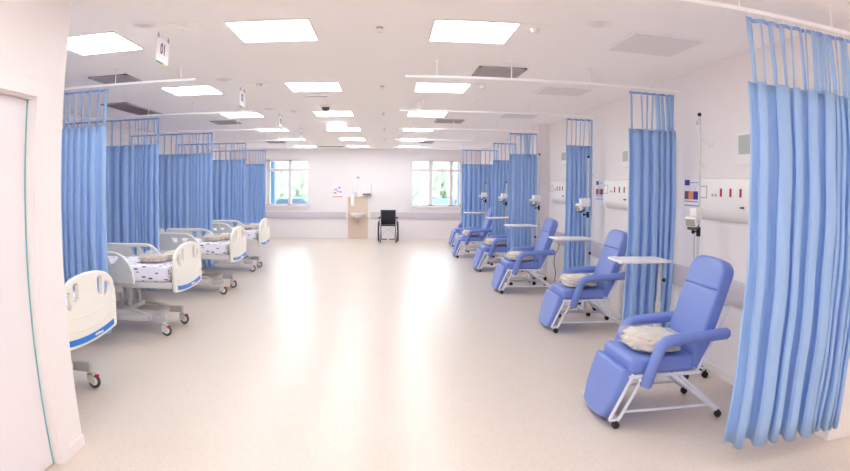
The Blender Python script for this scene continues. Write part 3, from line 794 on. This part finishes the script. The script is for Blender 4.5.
# ------------------------------------------------------------------ far end: sink, dispensers, poster, wheelchair
bp = thing('splash_panel', 'tall beige laminate splash panel behind the white sink', 'splash panel', (-.915, YF, 0))
b = MB(); b.box(-.315, .315, -.03, -.001, .0, 1.30, bev=.003); b.build('beige_board', 'beige_panel', bp, smooth=False)
for px in (-.375, .315): MB().box(px, px+.06, -.04, -.001, .0, 1.30, bev=.004).build('side_post', 'trim', bp, smooth=False)
sk = thing('wash_basin', 'white ceramic wall sink on the beige panel', 'sink', (-.92, YF-.031, .80))
def basin(k, dz, n=20):
    return [(.27*k*math.cos(PI*i/n), -.40*k*math.sin(PI*i/n)**.8, dz) for i in range(n+1)]
b = MB()
lv = [(1, 0), (1.0, -.03), (.9, -.08), (.6, -.14), (.3, -.17), (.12, -.175)]
b.sheet([basin(k, z) for k, z in lv]); b.sheet([basin(k, z) for k, z in ((1, 0), (.9, 0), (.82, -.05), (.5, -.10), (.1, -.11))])
b.box(-.27, .27, -.07, 0, -.05, .0, bev=.006)
b.build('basin_bowl', 'ceramic', sk)
b = MB(); b.tube(fillet([(0, -.05, .0), (0, -.05, .10), (0, -.16, .10), (0, -.16, .07)], .03), .012); b.build('faucet', 'chrome', sk)
b = MB(); b.tube(fillet([(0, -.12, -.17), (0, -.12, -.30), (0, -.02, -.30)], .04), .02); b.lathe([(.03, 0), (.03, -.07)], (0, -.12, -.21), seg=14); b.build('drain_trap', 'chrome', sk)
def dispenser(x, z0, z1, w, d, lab, band=None, y=YF):
    t = thing('soap_dispenser' if w < .2 else 'towel_dispenser', lab, 'dispenser', (x, y, z0))
    h = z1-z0
    b = MB(); b.box(-w/2, w/2, -d, -.001, .0, h, bev=.015, seg=3); b.build('dispenser_body', 'white_plastic', t)
    b = MB(); b.box(-w*.4, w*.4, -d+.01, -.01, -.03, .004); b.build('outlet', 'dark_grey' if w > .2 else 'white_plastic', t)
dispenser(-1.08, 1.05, 1.32, .11, .10, 'slim white soap dispenser on the beige panel above the sink', y=YF-.031)
dispenser(-.64, 1.40, 1.70, .29, .20, 'white paper towel dispenser above the right of the sink')
dispenser(-1.00, 1.42, 1.74, .10, .08, 'narrow pale dispenser between poster and paper towel box')
ws = thing('wall_sensor', 'tiny grey sensor on the far wall above the dispensers', 'sensor', (-.92, YF, 1.90)); b = MB(); b.box(-.035, .035, -.03, -.001, -.03, .03, bev=.005); b.build('sensor_case', 'grille', ws)
ps = thing('wall_poster', 'small hand washing poster with blue marks on the far wall', 'poster', (-1.56, YF, 1.48))
b = MB(); b.box(-.17, .17, -.006, -.001, -.20, .20); b.build('poster_sheet', 'paper', ps, smooth=False)
b = MB(); b.box(-.16, .16, -.0075, -.0061, -.19, -.165); b.build('orange_line', 'ink_orange', ps, smooth=False)
for (x, z, m, rr) in ((.06, .10, 'ink_blue', 30), (-.06, .05, 'ink_pale', -20), (-.08, -.06, 'ink_blue', 20), (.09, -.03, 'ink_teal', 0), (.0, .0, 'ink_pale', 45)):
    b = MB(); b.box(-.045, .045, -.0075, -.0061, -.014, .014, mtx=Matrix.Translation((x, 0, z)) @ Matrix.Rotation(R(rr), 4, 'Y')); b.build('hand_drawing', m, ps, smooth=False)

wc = thing('wheelchair', 'black folding wheelchair facing the room at the far wall', 'wheelchair', (.03, 17.75, 0), 0)
b = MB(); b.box(-.205, .205, .20, .225, .50, .93, bev=.01); b.build('backrest', 'wheelchair_black', wc)
b = MB(); b.box(-.21, .21, -.2, .2, .475, .50, bev=.01); b.build('seat', 'wheelchair_black', wc)
for s in (-1, 1):
    b = MB(); b.ring((s*.285, .14, .30), .28, .019, 'x', 36, 8); o = b.build('rear_wheel', 'black', wc)
    b = MB(); b.ring((s*.31, .14, .30), .25, .007, 'x', 32, 6); b.build('hand_rim', 'steel', o)
    b = MB()
    for k in range(14):
        a = 2*PI*k/14; b.tube([(s*.285, .14, .30), (s*.285, .14+.28*math.cos(a), .30+.28*math.sin(a))], .0022, 5, caps=False)
    b.tube([(s*.26, .14, .30), (s*.31, .14, .30)], .022, 12); b.build('spokes', 'steel', o)
    b = MB(); b.lathe([(.03, -.018), (.085, -.014), (.085, .014), (.03, .018)], (s*.23, -.30, .0855), 'x', 22); b.tube([(s*.23, -.28, .08), (s*.23, -.25, .24)], .012, 8); b.build('front_caster', 'black', wc)
    b = MB(); b.box(s*.255-.03, s*.255+.03, -.14, .16, .70, .73, bev=.01); b.build('armrest', 'wheelchair_black', wc)
    b = MB(); b.tube(fillet([(s*.215, .30, .92), (s*.215, .215, .93), (s*.215, .21, .25), (s*.215, -.25, .25), (s*.215, -.25, .50)], .04), .011)
    b.tube(fillet([(s*.215, .21, .48), (s*.215, -.25, .48), (s*.20, -.40, .20), (s*.18, -.43, .12)], .05), .011)
    b.tube(fillet([(s*.255, .16, .48), (s*.255, .16, .70), (s*.255, -.14, .70), (s*.255, -.14, .48)], .03), .010); b.build('side_frame', 'dark_grey', wc)
    b = MB(); b.box(s*.11-.08, s*.11+.08, -.52, -.36, .105, .12, bev=.005); b.build('foot_plate', 'black', wc)
    b = MB(); b.tube([(s*.215, .22, .92), (s*.215, .33, .915)], .017, 10); b.build('push_handle', 'black', wc)
b = MB(); b.tube([(-.2, -.02, .46), (.2, -.02, .25)], .009, 8).tube([(.2, 0, .46), (-.2, 0, .25)], .009, 8); b.build('cross_brace', 'steel', wc)

# ------------------------------------------------------------------ outside the windows
g = MB().box(-32, 32, YF+.3, 70, -.6, -.5).build('trim_7', 'asphalt', smooth=False); struct(g, 'pale parking lot outside the windows')
bl = MB().box(-30, 30, 52, 54, -.5, 1.6).build('trim_8', 'building', smooth=False); struct(bl, 'low grey wall beyond the parking lot')
b = MB()
rnd = random.Random(12)
for i in range(46):
    x = -20+i*.9+rnd.uniform(-.4, .4); b.lump((x, 48+rnd.uniform(-1, 1), rnd.uniform(1.6, 3.2)), (1.1, 1.0, rnd.uniform(1.2, 2.0)), 1, .35, 8, i, 20, 12)
hd = b.build('hedge', 'leaf'); hd['kind'] = 'stuff'; tag(hd, 'bright green trees and bushes seen through the far windows', 'hedge')
def car(x, y, lab, rz=0):
    t = thing('car', lab, 'car', (x, y, -.5), rz, group='parked cars outside the windows')
    prof = [(-2.1, .35), (2.1, .35), (2.15, .7), (1.9, .85), (1.1, .95), (.5, 1.42), (-1.0, 1.45), (-1.7, .98), (-2.15, .9)]
    link_mesh('car_body', slab([prof], 1.6, .08, 2, frame((0, 0, 0), (1, 0, 0), (0, 0, 1), (0, -1, 0))), 'carpaint', t)
    gl = [(.95, .95), (.45, 1.36), (-.95, 1.38), (-1.45, .98)]
    link_mesh('car_window', slab([gl], 1.62, .0, 0, frame((0, 0, 0), (1, 0, 0), (0, 0, 1), (0, -1, 0))), 'carglass', t, False)
    for (wx, s) in ((-1.3, -1), (-1.3, 1), (1.35, -1), (1.35, 1)):
        MB().lathe([(.18, -.1), (.33, -.09), (.33, .09), (.18, .1)], (wx, s*.72, .331), 'y', 20).build('wheel', 'black', t)
car(-6.0, 38, 'blue-grey car parked outside the far left window', R(20))
car(3.5, 38, 'blue-grey car parked outside the far right window', R(80))
for x0, lab in ((-3.95, 'vertical blue facade fin outside the far left window'), (2.28, 'vertical blue facade fin outside the far right window')):
    t = MB().box(x0, x0+.26, YF+.55, YF+.9, -.5, 3.2, bev=.01).build('facade_fin', 'facade_blue', smooth=False); tag(t, lab, 'facade fin', 'blue facade fins outside')

# ------------------------------------------------------------------ world, camera
w = bpy.data.worlds.new('daylight'); scene.world = w; w.use_nodes = True
bg = w.node_tree.nodes['Background']; bg.inputs['Color'].default_value = (.82, .92, 1, 1); bg.inputs['Strength'].default_value = 4.8
sun = bpy.data.lights.new('sun', 'SUN'); sun.energy = 3; sun.angle = R(3); sun.color = (1, .97, .92)
so = bpy.data.objects.new('sun', sun); col.objects.link(so); so.rotation_euler = (R(35), R(25), 0); so.location = (0, 30, 12)

cam = bpy.data.cameras.new('camera'); co = bpy.data.objects.new('camera', cam); col.objects.link(co); scene.camera = co
A_, B_ = 1/606.3247758446416, 1.2254120328160751e-10      # angle off axis per pixel of radius on the 850 px frame
yaw, pitch, roll = R(-3.5937018), R(-4.55220774), R(-.56346471)
cy, sy, cp, sp_, cr, sr = math.cos(yaw), math.sin(yaw), math.cos(pitch), math.sin(pitch), math.cos(roll), math.sin(roll)
Rm = Matrix(((cy, -sy, 0), (sy, cy, 0), (0, 0, 1))) @ Matrix(((1, 0, 0), (0, cp, -sp_), (0, sp_, cp))) @ Matrix(((cr, 0, sr), (0, 1, 0), (-sr, 0, cr)))
xa, fa, ua = Rm.col[0], Rm.col[1], Rm.col[2]
mw = Matrix.Identity(4)
for k in range(3): mw[k][0] = xa[k]; mw[k][1] = ua[k]; mw[k][2] = -fa[k]
mw[0][3], mw[1][3], mw[2][3] = 0, 0, 1.609
co.matrix_world = mw
cam.sensor_fit = 'HORIZONTAL'; cam.sensor_width = 36; cam.sensor_height = 36*471/850
PXMM = 850/36
cam.type = 'PANO'
cam.panorama_type = 'FISHEYE_LENS_POLYNOMIAL'
cam.fisheye_fov = R(160)
cam.fisheye_polynomial_k0 = 0
cam.fisheye_polynomial_k1 = -A_*PXMM
cam.fisheye_polynomial_k2 = 0
cam.fisheye_polynomial_k3 = -B_*PXMM**3
cam.fisheye_polynomial_k4 = 0
cam.clip_start = .02; cam.clip_end = 200

scene.view_settings.view_transform = 'Standard'; scene.view_settings.look = 'None'
scene.view_settings.exposure = .36; scene.view_settings.gamma = 1; scene.view_settings.use_curve_mapping = False
cy_ = scene.cycles
cy_.max_bounces = 16; cy_.diffuse_bounces = 12; cy_.glossy_bounces = 4; cy_.transparent_max_bounces = 12; cy_.transmission_bounces = 4
cy_.use_denoising = True; cy_.sample_clamp_indirect = 8; cy_.caustics_reflective = False; cy_.caustics_refractive = False
